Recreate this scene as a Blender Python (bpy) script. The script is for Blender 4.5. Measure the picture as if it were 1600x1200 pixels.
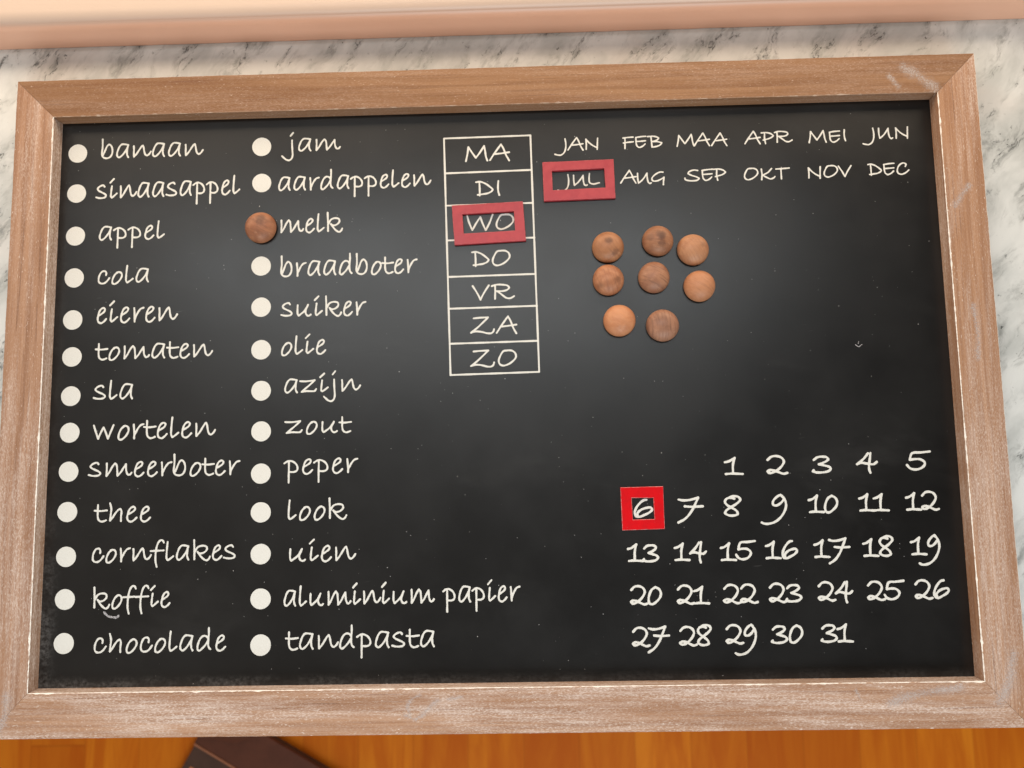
import bpy, bmesh, math, random
import numpy as np
from mathutils import Matrix, Vector

# ------------------------------------------------------------------ start
for o in list(bpy.data.objects):
    bpy.data.objects.remove(o)
S = bpy.context.scene
COL = S.collection
MM = 0.001
random.seed(7)

# ------------------------------------------------------------------ camera
cam = bpy.data.cameras.new('camera')
cam.sensor_width = 36.0
cam.lens = 27.0
cam.clip_start = 0.01
cam.clip_end = 50.0
cam.dof.use_dof = True
cam.dof.focus_distance = 0.466
cam.dof.aperture_fstop = 10.0
camo = bpy.data.objects.new('camera', cam)
COL.objects.link(camo)
CX = Vector((0.99956843, -0.01862176, -0.02271957))
CY = Vector((0.02088418, 0.99437993, 0.10379016))
CZ = Vector((0.02065913, -0.10421985, 0.99433969))
camo.matrix_world = Matrix(((CX.x, CY.x, CZ.x, 0.01978882), (CX.y, CY.y, CZ.y, -0.04727164),
                            (CX.z, CY.z, CZ.z, 0.45755675), (0, 0, 0, 1)))
S.camera = camo

# ------------------------------------------------------------------ light of the room and of the window
W = bpy.data.worlds.new('World')
S.world = W
W.use_nodes = True
wn = W.node_tree.nodes
wl = W.node_tree.links
# a warm room: bright walls round the sill, darker overhead where the viewer leans in
wtc = wn.new('ShaderNodeTexCoord')
wsx = wn.new('ShaderNodeSeparateXYZ')
wmr = wn.new('ShaderNodeMapRange')
wmr.interpolation_type = 'SMOOTHSTEP'
wmr.inputs['From Min'].default_value = 0.15
wmr.inputs['From Max'].default_value = 0.95
wmr.inputs['To Min'].default_value = 0.74
wxr = wn.new('ShaderNodeMapRange')
wxr.interpolation_type = 'SMOOTHSTEP'
wxr.inputs['From Min'].default_value = -0.6
wxr.inputs['From Max'].default_value = 0.35
wxr.inputs['To Min'].default_value = 0.34
wxr.inputs['To Max'].default_value = 0.04
wl.new(wxr.outputs['Result'], wmr.inputs['To Max'])
wl.new(wtc.outputs['Generated'], wsx.inputs[0])
wl.new(wsx.outputs[2], wmr.inputs['Value'])
wl.new(wsx.outputs[0], wxr.inputs['Value'])
wl.new(wmr.outputs['Result'], wn['Background'].inputs['Strength'])
wn['Background'].inputs['Color'].default_value = (1.0, 0.87, 0.74, 1)

def area(name, loc, rot, sx, sy, power, color):
    L = bpy.data.lights.new(name, 'AREA')
    L.shape = 'RECTANGLE'
    L.size = sx
    L.size_y = sy
    L.energy = power
    L.color = color
    o = bpy.data.objects.new(name, L)
    COL.objects.link(o)
    o.location = loc
    o.rotation_euler = rot
    return o

# daylight from the window pane that stands behind the sill
area('window_light', (-0.10, 0.31, 1.07), (math.radians(-90), 0, 0), 1.05, 0.96, 18.5, (0.95, 0.99, 1.0))
area('rail_bounce_fill', (-0.15, 0.31, 0.135), (math.radians(-90), 0, 0), 1.20, 0.17, 2.5, (1.0, 0.79, 0.58))  # warm fill added low, standing for bounce off the painted rail
# unseen cool fill, added behind the viewer to brighten the board's near side
area('room_fill_light', (0.25, -1.45, 0.95), (math.radians(58), 0, math.radians(8)), 1.5, 1.1, 20.0, (0.88, 0.96, 1.0))

S.view_settings.view_transform = 'Standard'
S.view_settings.look = 'None'
S.view_settings.exposure = 0.0
S.view_settings.gamma = 1.0
S.view_settings.use_curve_mapping = False
S.render.engine = 'CYCLES'

# ------------------------------------------------------------------ tables measured in millimetres on the board
G = {'b': [[-0.13,12.27,0.02,7.14,-0.14,1.62,0.74,0.23,2.83,-0.38,4.88,0.2,6.25,2.29,6.47,5.26,5.55,7.84,4.36,8.73,3.15,7.91,1.8,4.97,0.55,1.81]],'a': [[7.2,8.08,4.99,8.57,2.92,8.54,1.52,7.09,0.56,4.78,0.01,2.46,0.27,0.76,1.32,-0.04,2.95,0.89,4.74,2.97,6.32,5.68,7.08,7.79,6.72,5.88,6.47,3.34,6.65,1.43,7.43,-0.08]],'n': [[-0.19,7.18,-0.01,5.13,-0.03,2.59,0.12,0.12,1.72,1.9,3.71,5.03,5.1,7.03,5.71,7.44,6.23,6.23,6.71,3.67,7.42,1.53,8.55,0.73,9.97,1.67,11.09,3.34]],'s': [[5.67,7.14,4.97,8.02,3.42,7.9,1.47,6.84,0.85,5.88,1.42,5.0,3.6,3.84,6.09,2.61,6.88,1.72,6.39,0.72,5.08,0.27,1.98,0.27,-0.03,0.79]],'i': [[0.45,7.34,0.18,5.18,-0.03,2.83,-0.04,0.94,0.61,0.18,1.9,1.02,4.05,2.73],[-0.75,9.53,1.68,11.84]],'p': [[2.57,7.2,2.53,2.49,2.51,-1.43,2.49,-5.53],[-0.17,6.08,1.47,7.14,3.23,7.5,5.46,6.66,7.05,4.93,7.58,3.15,7.14,1.6,5.61,0.85,2.97,0.91]],'e': [[0.52,3.83,2.39,4.84,3.99,6.1,4.36,7.39,3.42,8.16,1.89,7.52,0.83,5.98,0.18,3.64,-0.04,1.68,0.53,0.11,2.08,-0.6,3.82,0.22,5.33,1.76]],'l': [[0.42,10.98,0.13,7.84,-0.09,3.92,-0.03,1.18,0.66,-0.09,2.18,0.73,4.13,2.25]],'m': [[0.03,7.51,0.17,4.77,0.08,-0.0,1.62,2.0,3.64,5.81,5.07,7.59,6.02,6.42,6.44,3.67,6.75,0.02,8.58,2.01,10.2,4.69,11.63,6.93,11.76,4.42,12.26,1.9,13.29,0.51,14.32,0.7,15.21,1.81]],'j': [[-0.08,7.75,-0.05,4.55,0.2,0.45,0.32,-3.19,-0.35,-5.35,-1.78,-6.4,-3.42,-6.03,-5.07,-4.62,-6.4,-3.22],[-1.06,11.06,0.56,13.21]],'r': [[0.02,7.62,0.34,4.26,0.51,-0.26,0.58,1.32,1.32,2.98,2.68,5.46,4.22,7.18,5.9,7.68]],'d': [[6.63,12.65,6.69,9.71,6.46,6.36,6.4,3.01,6.91,1.32,7.84,0.38],[6.29,6.78,5.19,7.86,3.51,8.12,1.84,6.9,0.6,4.42,-0.01,1.72,0.21,0.25,1.05,-0.32,2.72,0.81,4.8,3.05,6.3,5.44]],'k': [[-0.08,11.71,0.17,6.12,0.3,0.07],[0.62,4.72,2.33,7.35,5.36,8.19,7.74,7.54,8.1,6.02,6.46,4.18,3.65,3.57,2.26,4.48],[2.26,4.48,3.88,2.26,6.27,0.01,8.0,-0.7,9.3,0.14,10.07,1.52]],'t': [[1.64,9.46,1.65,6.03,1.71,2.62,2.23,0.71,3.78,-0.39,5.27,-0.19,6.57,0.35],[-0.16,6.07,3.17,5.81,6.92,6.18]],'o': [[2.97,6.5,2.04,5.95,0.62,3.7,-0.03,0.87,0.4,-0.54,1.65,-0.79,3.56,0.41,5.18,2.46,5.9,4.53,5.42,6.25,4.15,6.96,2.77,6.69,2.16,5.94]],'c': [[4.47,5.1,4.61,6.74,3.79,7.79,2.05,7.63,0.57,5.61,-0.04,3.16,0.25,0.69,1.75,-0.25,3.68,-0.01,5.19,1.18,6.67,3.2]],'w': [[-0.31,7.64,0.85,4.36,1.76,1.95,2.51,0.06,3.68,2.94,5.5,6.4,6.58,4.26,8.33,-0.05,9.74,3.51,11.43,7.66]],'z': [[-0.09,7.26,3.68,7.07,8.93,7.66,6.33,5.02,3.35,2.39,0.82,0.14,3.75,0.65,7.88,0.46,9.08,0.66,9.93,1.87]],'u': [[0.17,6.58,0.03,3.62,0.23,0.98,0.84,0.05,2.16,0.95,4.59,2.89,6.04,5.01,6.93,6.64,6.32,5.17,5.36,2.88,5.66,1.06,6.72,-0.04,7.84,-0.05,8.81,0.59]],'h': [[-0.38,10.41,0.45,7.23,0.28,4.09,-0.01,0.17,1.19,1.62,2.88,4.39,4.6,6.46,5.77,6.9,6.43,5.38,6.23,2.93,6.27,-0.21]],'f': [[7.97,10.57,7.34,11.76,5.97,12.12,4.65,10.95,3.58,8.25,3.1,5.54,2.9,2.5,3.03,-0.88,3.84,-3.93],[-0.22,5.66,3.87,5.77,7.95,5.89]]}
ADVmm = {'a': (0.0,10.39),'n': (0.59,12.95),'b': (0.0,9.56),'s': (-0.92,8.97),'i': (0.54,6.83),'p': (-1.3,9.39),'e': (0.13,7.88),'l': (0.21,6.58),'r': (0.42,8.05),'d': (-0.08,11.15),'m': (0.71,17.81),'t': (-1.38,6.71),'o': (0.29,8.72),'j': (1.68,6.08),'z': (-1.01,11.61),'u': (0.75,12.4),'k': (0.42,12.24),'w': (0.21,14.46),'h': (0.88,10.64),'c': (0.13,8.42),'f': (-1.38,8.38)}
WORDS = [('banaan',-249.37,152.58,-184.42,152.63,0.999),('sinaasappel',-252.19,125.76,-160.41,126.95,1.059),('appel',-248.9,98.66,-207.81,99.23,0.983),('cola',-248.54,70.76,-217.06,71.15,0.974),('eieren',-248.2,45.92,-198.14,46.15,1.101),('tomaten',-248.65,22.68,-175.48,22.85,1.015),('sla',-248.77,-2.32,-224.77,-2.22,1.028),('wortelen',-248.02,-26.91,-172.6,-26.33,1.083),('smeerboter',-250.04,-49.63,-157.14,-49.77,1.009),('thee',-245.51,-76.7,-211.28,-77.01,1.021),('cornflakes',-245.63,-101.04,-159.0,-100.52,0.983),('koffie',-243.91,-128.2,-197.88,-127.85,1.012),('chocolade',-242.41,-154.16,-163.67,-153.73,1.01),('jam',-133.48,153.44,-96.35,154.0,0.923),('aardappelen',-135.12,127.98,-38.83,128.68,0.982),('melk',-133.34,100.73,-94.76,100.73,1.015),('braadboter',-132.9,72.64,-48.05,73.3,1.028),('suiker',-132.66,47.15,-80.07,47.15,1.016),('olie',-131.95,23.22,-104.88,23.5,1.004),('azijn',-129.67,-0.74,-83.25,-0.36,0.943),('zout',-129.36,-25.77,-88.82,-25.39,0.954),('peper',-129.65,-50.2,-84.83,-49.75,1.011),('look',-126.58,-77.57,-91.45,-77.4,1.012),('uien',-125.44,-102.41,-85.98,-102.47,1.049),('aluminium',-128.48,-128.79,-38.88,-128.01,1.019),('papier',-33.33,-128.01,12.24,-127.46,1.015),('tandpasta',-127.41,-153.99,-39.08,-153.4,1.029)]
K = {'M': [[-0.0,-0.21,1.07,4.59,1.65,8.99,4.52,4.49,6.3,1.84,8.57,4.8,11.68,9.55,12.24,5.96,12.68,2.58,13.56,-0.17]],'A': [[0.0,0.0,3.11,4.74,7.18,10.3,8.82,7.1,10.17,3.28,12.13,-0.42],[3.18,3.98,7.15,4.33,12.22,4.99]],'D': [[2.21,8.18,2.36,4.43,2.37,-0.35],[0.12,8.53,2.62,8.79,5.83,7.58,9.02,5.16,10.53,3.58,9.79,2.36,7.35,1.17,4.52,0.71,1.09,0.3]],'I': [[0.84,9.21,0.49,5.39,0.72,2.06,1.29,-0.03]],'W': [[0.11,9.07,1.26,4.7,3.21,-0.16,5.67,4.18,8.34,8.23,9.69,4.07,11.63,-0.38,14.1,4.37,16.11,9.6]],'O': [[5.89,9.16,3.08,8.82,1.1,6.07,0.05,3.0,0.54,0.93,2.52,-0.15,5.33,0.4,8.57,2.37,10.63,4.99,10.19,7.48,8.29,8.97,5.49,9.25]],'V': [[0.11,8.49,2.64,4.38,4.88,-0.2,7.01,3.87,10.18,8.73]],'R': [[2.13,8.72,2.18,4.47,1.98,-0.05],[0.13,8.08,2.72,8.83,6.7,8.81,10.06,8.0,10.84,6.77,9.62,5.51,6.63,4.77,3.14,4.85,3.84,4.43,6.59,2.27,8.94,0.48,11.31,0.14,13.91,1.45]],'Z': [[1.7,9.06,5.67,9.37,10.74,9.53,7.61,6.51,4.0,3.19,0.0,0.08,2.78,0.82,6.33,0.54,10.27,-0.47,12.64,-0.4,13.77,0.57,14.26,2.08]],'J': [[8.3,8.93,8.83,5.14,8.49,0.3,7.07,-2.89,4.44,-4.7,1.86,-4.46,-0.09,-3.87]],'N': [[0.15,-0.0,0.39,4.56,0.14,8.61,2.39,5.85,5.42,3.24,9.08,1.2],[9.63,9.15,9.27,4.31,9.03,-0.26]],'F': [[1.82,8.13,1.67,3.55,1.52,-0.85],[0.27,8.01,4.16,8.44,8.29,8.59],[0.39,3.86,4.01,4.3,8.41,4.71]],'E': [[0.55,8.16,0.57,4.39,1.08,1.42,2.83,-0.13,5.7,0.75,7.82,2.57],[0.29,8.17,4.44,8.75,8.57,9.01],[0.69,4.82,4.3,4.98,8.18,5.25]],'B': [[3.15,8.62,3.5,4.2,3.76,0.0],[0.33,8.86,4.2,9.02,7.79,8.38,9.3,7.42,7.95,5.79,4.04,4.61,7.64,4.51,11.62,3.43,10.73,1.95,8.0,0.58,3.76,-0.11]],'P': [[2.99,8.23,2.79,4.48,3.42,-0.2],[0.47,8.95,4.32,9.16,8.36,7.91,9.91,6.31,7.67,4.61,1.69,2.9]],'U': [[0.33,8.26,0.35,3.45,0.87,-0.02,3.66,2.19,6.06,5.16,7.94,8.05,8.03,3.78,8.76,0.56,9.86,-0.53,11.06,-0.03]],'L': [[0.51,8.78,0.13,4.53,0.54,1.05,2.83,-0.08,8.25,0.84]],'G': [[9.27,7.89,7.23,8.05,3.05,6.04,0.25,2.65,1.06,0.88,3.87,0.69,6.99,1.78,10.03,3.61,9.5,0.54,9.28,-2.54]],'S': [[10.58,8.12,7.53,8.57,3.63,7.19,2.71,5.94,5.3,4.37,9.83,2.65,11.57,1.44,10.24,0.25,6.13,-0.27,2.56,0.09,0.3,1.05,0.18,1.96]],'K': [[0.45,8.59,0.74,4.33,0.35,-0.17],[8.62,8.9,5.66,5.79,1.2,3.52],[1.36,3.52,4.41,1.58,7.4,0.33,9.99,1.16,10.97,2.19]],'T': [[0.44,8.11,5.55,8.34,11.27,8.72],[4.53,8.37,4.57,4.38,4.57,-0.12]],'C': [[6.87,6.24,7.57,8.01,5.66,9.2,2.72,7.97,0.46,4.16,0.66,1.29,2.73,-0.07,6.2,0.72,9.51,3.31]]}
N = {'1': [[0.32,6.84,2.72,7.35,6.4,9.44,5.23,5.8,4.96,0.21],[0.63,-0.23,3.87,0.01,7.31,-0.13,10.74,-0.33]],'2': [[0.64,7.95,3.1,9.84,6.13,10.13,9.08,9.08,10.34,6.9,9.26,4.56,6.55,2.03,3.45,0.37,1.08,0.19,0.14,1.07,1.6,1.82,4.38,1.55,6.9,0.52,9.84,-0.48,12.02,-0.01]],'3': [[1.02,7.29,3.17,8.77,5.97,9.11,8.74,8.69,9.61,7.56,8.16,6.26,3.91,4.63,7.12,3.84,10.09,2.86,10.82,1.73,9.28,0.44,5.55,-0.26,1.85,-0.14,0.02,0.45,0.61,1.11]],'4': [[6.97,9.84,4.28,6.72,0.23,3.53,2.76,4.25,6.78,3.63,9.92,3.35,11.9,4.62],[8.47,10.04,7.87,6.42,7.18,2.81,7.22,0.09,7.78,-1.73]],'5': [[14.26,10.37,8.82,9.89,3.61,9.44,2.11,5.62,5.38,6.01,8.52,5.72,10.85,3.87,10.51,2.29,8.13,0.44,4.94,-0.18,1.85,0.64,0.27,2.48]],'6': [[7.32,9.93,5.78,9.77,2.63,7.35,0.61,4.35,0.07,2.08,0.85,0.36,2.75,-0.05,5.85,1.04,8.96,2.5,10.55,4.18,9.83,5.25,7.15,5.18,3.66,3.92,1.68,2.05,1.82,0.73]],'7': [[0.38,9.28,3.03,8.74,7.25,8.97,12.19,10.21,10.18,6.26,7.3,1.39,3.72,-2.33,-0.18,-4.34],[4.03,5.16,7.83,4.86,14.71,5.05]],'8': [[6.16,9.69,3.84,10.37,1.45,9.77,0.38,8.08,1.49,6.15,4.82,4.17,7.3,2.21,7.64,0.59,5.9,-0.1,2.48,-0.04,0.19,1.27,0.9,2.75,4.0,4.82,7.97,7.31,9.57,9.2,8.57,10.71,5.59,11.19,3.42,10.72]],'9': [[12.52,10.25,11.47,10.7,8.83,9.25,6.9,6.73,7.1,5.02,9.01,4.69,11.65,6.13,13.47,8.11],[11.7,10.91,13.91,8.31,14.66,4.89,13.51,1.08,10.74,-2.69,7.2,-5.17,3.74,-6.04,1.18,-5.92,-0.27,-5.26]],'0': [[5.34,9.66,2.68,8.31,0.63,5.08,0.1,2.31,0.87,0.22,2.87,-0.13,5.82,1.41,8.53,3.97,9.05,6.37,7.88,8.47,5.34,9.66]]}
DAYS = [('MA',[('M',-16.41,144.05),('A',-1.22,144.04)]),('DI',[('D',-10.32,121.42),('I',3.05,121.27)]),('WO',[('W',-16.16,99.16),('O',2.17,99.39)]),('DO',[('D',-13.54,76.25),('O',-0.57,76.25)]),('VR',[('V',-13.34,54.87),('R',-1.43,54.99)]),('ZA',[('Z',-14.61,33.93),('A',1.2,33.53)]),('ZO',[('Z',-14.88,13.23),('O',2.16,13.34)])]
MON = [('JAN',[('J',40.0,149.81),('A',48.18,149.37),('N',59.52,149.47)]),('FEB',[('F',82.85,149.98),('E',90.69,149.97),('B',98.12,149.84)]),('MAA',[('M',116.8,150.02),('A',127.62,149.97),('A',138.42,149.74)]),('APR',[('A',159.25,150.32),('P',169.43,150.12),('R',177.85,150.8)]),('MEI',[('M',199.26,150.1),('E',211.87,149.95),('I',220.9,150.53)]),('JUN',[('J',232.75,151.28),('U',242.58,151.58),('N',253.27,151.27)]),('JUL',[('J',41.16,126.39),('U',50.99,126.33),('L',60.84,126.89)]),('AUG',[('A',80.67,126.98),('U',91.07,126.61),('G',99.96,127.16)]),('SEP',[('S',120.66,127.42),('E',131.43,127.34),('P',138.48,127.27)]),('OKT',[('O',157.89,127.07),('K',168.22,126.87),('T',177.17,127.04)]),('NOV',[('N',197.63,126.94),('O',207.33,127.45),('V',216.28,127.5)]),('DEC',[('D',234.55,128.03),('E',244.15,128.06),('C',252.31,127.96)])]
NUM = [('1',[('1',136.91,-55.17)]),('2',[('2',162.23,-55.33)]),('3',[('3',189.42,-55.18)]),('4',[('4',215.83,-54.45)]),('5',[('5',245.3,-54.54)]),('6',[('6',82.12,-79.8)]),('7',[('7',108.19,-79.3)]),('8',[('8',135.82,-79.85)]),('9',[('9',157.78,-79.21)]),('10',[('1',185.77,-78.59),('0',195.32,-79.06)]),('11',[('1',215.61,-78.2),('1',224.14,-78.27)]),('12',[('1',243.27,-78.15),('2',252.58,-78.2)]),('13',[('1',77.19,-105.51),('3',86.22,-105.84)]),('14',[('1',104.84,-105.39),('4',113.94,-105.46)]),('15',[('1',132.28,-105.82),('5',141.18,-105.59)]),('16',[('1',158.81,-105.16),('6',168.74,-105.54)]),('17',[('1',187.54,-104.91),('7',196.33,-104.64)]),('18',[('1',216.28,-104.74),('8',225.96,-104.89)]),('19',[('1',244.37,-104.26),('9',249.03,-104.52)]),('20',[('2',77.99,-130.61),('0',88.53,-130.87)]),('21',[('2',105.59,-130.68),('1',115.27,-130.71)]),('22',[('2',132.89,-130.71),('2',142.78,-130.67)]),('23',[('2',159.76,-130.44),('3',169.48,-130.32)]),('24',[('2',188.45,-130.01),('4',198.56,-129.87)]),('25',[('2',217.23,-130.11),('5',226.86,-130.06)]),('26',[('2',244.95,-129.78),('6',255.93,-129.76)]),('27',[('2',78.33,-154.65),('7',87.74,-154.22)]),('28',[('2',106.03,-154.58),('8',116.56,-154.72)]),('29',[('2',133.25,-153.89),('9',138.61,-154.55)]),('30',[('3',159.82,-153.96),('0',170.29,-154.1)]),('31',[('3',188.79,-153.69),('1',198.12,-153.71)])]
DOTS = [(-265.16,155.87,6.06),(-264.86,129.42,6.05),(-264.46,101.59,6.12),(-264.17,74.59,6.15),(-263.99,47.74,6.13),(-263.51,24.41,6.13),(-263.21,-0.12,6.12),(-262.94,-22.76,6.11),(-262.66,-46.59,6.1),(-262.42,-71.02,6.09),(-262.03,-97.85,6.08),(-261.67,-123.12,6.1),(-261.27,-148.89,6.12),(-146.58,156.98,6.09),(-146.21,133.14,6.05),(-145.79,79.3,6.15),(-145.38,53.11,6.13),(-144.96,26.31,6.12),(-144.57,0.8,6.11),(-144.18,-24.22,6.1),(-143.9,-49.94,6.08),(-143.61,-73.26,6.11),(-143.3,-98.15,6.1),(-142.93,-124.5,6.12),(-142.51,-151.42,6.18)]
TAB = [[-30.17,159.17,24.66,159.71],[-29.86,136.25,24.7,137.04],[-29.5,115.21,25.25,115.62],[-29.07,92.79,25.77,93.28],[-28.5,69.49,25.9,70.12],[-28.11,49.37,26.41,49.99],[-27.85,27.43,26.6,28.1],[-27.54,8.04,26.88,8.85],[-30.17,159.17,-27.54,8.04],[24.66,159.71,26.88,8.85]]
MAG = [(-145.69,103.44,9.8),(71.1,85.36,9.8),(101.99,88.56,9.59),(123.39,82.43,9.76),(70.72,64.7,9.65),(98.76,65.63,9.72),(126.39,59.55,9.68),(76.67,39.18,9.84),(102.88,35.56,9.97)]
FR = {'WO': ([(-25.45,114.48),(19.05,115.98),(20.46,90.92),(-23.92,89.18)],[(-18.9,108.74),(13.33,109.95),(13.9,97.42),(-18.25,96.2)]),'JUL': ([(31.77,140.93),(76.35,141.68),(76.78,116.71),(32.24,115.88)],[(37.62,135.23),(70.37,136.11),(70.9,123.51),(37.84,122.62)]),'6': ([(73.99,-62.17),(99.65,-61.91),(99.65,-87.19),(74.36,-87.64)],[(80.59,-68.57),(93.5,-68.79),(93.75,-81.29),(80.87,-81.37)])}
MARK = {'squiggle': [-237.31,-131.1,-235.77,-132.63,-234.18,-133.58,-232.62,-133.79,-231.06,-134.12,-229.51,-134.03,-228.76,-133.29],'arrow1': [221.73,23.35,221.46,22.17],'arrow2': [219.67,21.42,220.77,20.49,221.7,20.0],'arrow3': [221.7,20.0,222.52,20.65,223.73,21.53],'speck': [-147.48,117.79,-147.29,118.11]}


# ------------------------------------------------------------------ helpers
class NT:
    """small helper to write procedural materials"""
    def __init__(self, name):
        self.m = bpy.data.materials.new(name)
        self.m.use_nodes = True
        self.t = self.m.node_tree
        self.b = self.t.nodes['Principled BSDF']
        self.out = self.t.nodes['Material Output']

    def n(self, typ, **kw):
        nd = self.t.nodes.new(typ)
        for k, v in kw.items():
            setattr(nd, k, v)
        return nd

    def link(self, a, b):
        self.t.links.new(a, b)

    def set(self, sock, v):
        if hasattr(v, 'is_linked') or hasattr(v, 'links'):
            self.link(v, sock)
        else:
            if isinstance(v, tuple) and len(v) == 3 and sock.type == 'RGBA':
                v = v + (1.0,)
            sock.default_value = v

    def coord(self, scale=(1, 1, 1), rot=(0, 0, 0), loc=(0, 0, 0), rand=False):
        c = self.n('ShaderNodeTexCoord')
        m = self.n('ShaderNodeMapping')
        m.inputs['Scale'].default_value = scale
        m.inputs['Location'].default_value = loc
        if any(rot):
            r = self.n('ShaderNodeMapping')
            r.inputs['Rotation'].default_value = rot
            self.link(c.outputs['Object'], r.inputs['Vector'])
            self.link(r.outputs[0], m.inputs['Vector'])
        else:
            self.link(c.outputs['Object'], m.inputs['Vector'])
        if rand:
            oi = self.n('ShaderNodeObjectInfo')
            ml = self.math('MULTIPLY', oi.outputs['Random'], 37.0)
            ad = self.n('ShaderNodeVectorMath', operation='ADD')
            self.link(m.outputs[0], ad.inputs[0])
            self.link(ml, ad.inputs[1])
            return ad.outputs[0]
        return m.outputs[0]

    def noise(self, vec, scale=1.0, detail=4.0, rough=0.55, dist=0.0):
        nd = self.n('ShaderNodeTexNoise')
        self.link(vec, nd.inputs['Vector'])
        nd.inputs['Scale'].default_value = scale
        nd.inputs['Detail'].default_value = detail
        nd.inputs['Roughness'].default_value = rough
        nd.inputs['Distortion'].default_value = dist
        return nd.outputs['Fac']

    def math(self, op, a, b=0.0, clamp=False):
        nd = self.n('ShaderNodeMath', operation=op)
        nd.use_clamp = clamp
        self.set(nd.inputs[0], a)
        self.set(nd.inputs[1], b)
        return nd.outputs[0]

    def ramp(self, v, lo, hi, a=0.0, b=1.0):
        nd = self.n('ShaderNodeMapRange')
        nd.interpolation_type = 'SMOOTHSTEP'
        self.set(nd.inputs['Value'], v)
        nd.inputs['From Min'].default_value = lo
        nd.inputs['From Max'].default_value = hi
        nd.inputs['To Min'].default_value = a
        nd.inputs['To Max'].default_value = b
        return nd.outputs['Result']

    def mix(self, f, a, b):
        nd = self.n('ShaderNodeMix', data_type='RGBA')
        self.set(nd.inputs['Factor'], f)
        self.set(nd.inputs[6], a)
        self.set(nd.inputs[7], b)
        return nd.outputs[2]

    def bump(self, h, strength, dist):
        nd = self.n('ShaderNodeBump')
        nd.inputs['Strength'].default_value = strength
        nd.inputs['Distance'].default_value = dist
        self.link(h, nd.inputs['Height'])
        self.link(nd.outputs[0], self.b.inputs['Normal'])

    def done(self, color, rough=0.6, spec=0.5):
        self.set(self.b.inputs['Base Color'], color)
        self.set(self.b.inputs['Roughness'], rough)
        self.b.inputs['Specular IOR Level'].default_value = spec
        return self.m


def mesh_obj(name, verts, faces, mats, parent=None, mat_idx=None, smooth=False):
    me = bpy.data.meshes.new(name)
    me.from_pydata([tuple(v) for v in verts], [], faces)
    for m in (mats if isinstance(mats, (list, tuple)) else [mats]):
        me.materials.append(m)
    if mat_idx is not None:
        me.polygons.foreach_set('material_index', mat_idx)
    if smooth:
        me.polygons.foreach_set('use_smooth', [True] * len(me.polygons))
    me.update()
    o = bpy.data.objects.new(name, me)
    COL.objects.link(o)
    if parent is not None:
        o.parent = parent
    return o


def tag(o, label=None, cat=None, group=None, kind=None):
    if label: o['label'] = label
    if cat: o['category'] = cat
    if group: o['group'] = group
    if kind: o['kind'] = kind
    return o


def thing(name, loc, label, cat, group=None):
    o = bpy.data.objects.new(name, None)
    o.empty_display_size = 0.02
    COL.objects.link(o)
    o.location = loc
    return tag(o, label, cat, group)


def fix_normals(o):
    bm = bmesh.new()
    bm.from_mesh(o.data)
    bmesh.ops.recalc_face_normals(bm, faces=bm.faces)
    bm.to_mesh(o.data)
    bm.free()

# ------------------------------------------------------------------ materials
def mat_rail(name, wash, seed, tone=(1, 1, 1), fade=0.0):
    m = NT(name)
    off = (seed * 1.7, seed * 0.9, seed * 0.3)
    g1 = m.noise(m.coord((2.2, 46, 46), loc=off), 1.0, 5, 0.6, 0.6)
    g2 = m.noise(m.coord((9, 420, 420), loc=off), 1.0, 4, 0.65, 0.2)
    t = lambda c: tuple(c[i] * tone[i] for i in range(3))
    col = m.mix(m.ramp(g1, 0.30, 0.72), t((0.262, 0.134, 0.072)), t((0.372, 0.210, 0.124)))
    col = m.mix(m.ramp(g2, 0.40, 0.64, 0.0, 0.60), col, t((0.205, 0.095, 0.047)))
    # dark long pores
    pore = m.ramp(m.noise(m.coord((14, 700, 700), loc=off), 1.0, 2, 0.5), 0.66, 0.72, 0, 0.55)
    col = m.mix(pore, col, (0.13, 0.055, 0.028))
    # white wash left in the grain: soft veil, dense fine flecks in bands, scattered bright flecks, rubbed patches
    white = (0.74, 0.64, 0.57)
    band = m.ramp(m.noise(m.coord((5.5, 75, 75), rot=(0, 0, 0.035), loc=(off[1], off[0], 3)), 1.0, 4, 0.62, 0.5), 0.42, 0.66)
    patch = m.ramp(m.noise(m.coord((11, 26, 26), loc=(off[2], 8, off[0])), 1.0, 3, 0.55, 0.4), 0.52, 0.72)
    cover = m.math('MULTIPLY', m.math('ADD', m.math('MAXIMUM', band, patch), fade), wash, True)
    streak = m.ramp(m.noise(m.coord((40, 760, 760), loc=(1, off[0], off[2])), 1.0, 4, 0.7), 0.38, 0.66, 0.15, 1.0)
    col = m.mix(m.math('MULTIPLY', m.math('MULTIPLY', cover, streak), 0.72), col, (0.58, 0.46, 0.40))
    fl = m.ramp(m.noise(m.coord((620, 2100, 2100), loc=off), 1.0, 3, 0.65), 0.46, 0.64)
    col = m.mix(m.math('MULTIPLY', fl, m.math('ADD', m.math('MULTIPLY', cover, 0.58), 0.05)), col, white)
    fl2 = m.ramp(m.noise(m.coord((420, 1300, 1300), loc=(off[2], off[0], off[1])), 1.0, 2, 0.6), 0.645, 0.70)
    fm = m.ramp(m.noise(m.coord((18, 110, 110), loc=(5, off[1], 1)), 1.0, 3, 0.6), 0.38, 0.62, 0.10, 1.0)
    col = m.mix(m.math('MULTIPLY', m.math('MULTIPLY', fl2, fm), min(1.0, 0.25 + wash * 0.45)), col, (0.80, 0.72, 0.65))
    m.bump(g2, 0.25, 0.0006)
    return m.done(col, 0.66, 0.2)


def mat_edge(name, amount, base, worn=(0.86, 0.81, 0.74)):
    m = NT(name)
    v = m.coord((140, 420, 420))
    k = m.ramp(m.noise(v, 1.0, 4, 0.65), 0.62 - amount * 0.4, 0.72 - amount * 0.35)
    col = m.mix(k, base, worn)
    return m.done(col, 0.7, 0.3)


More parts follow.
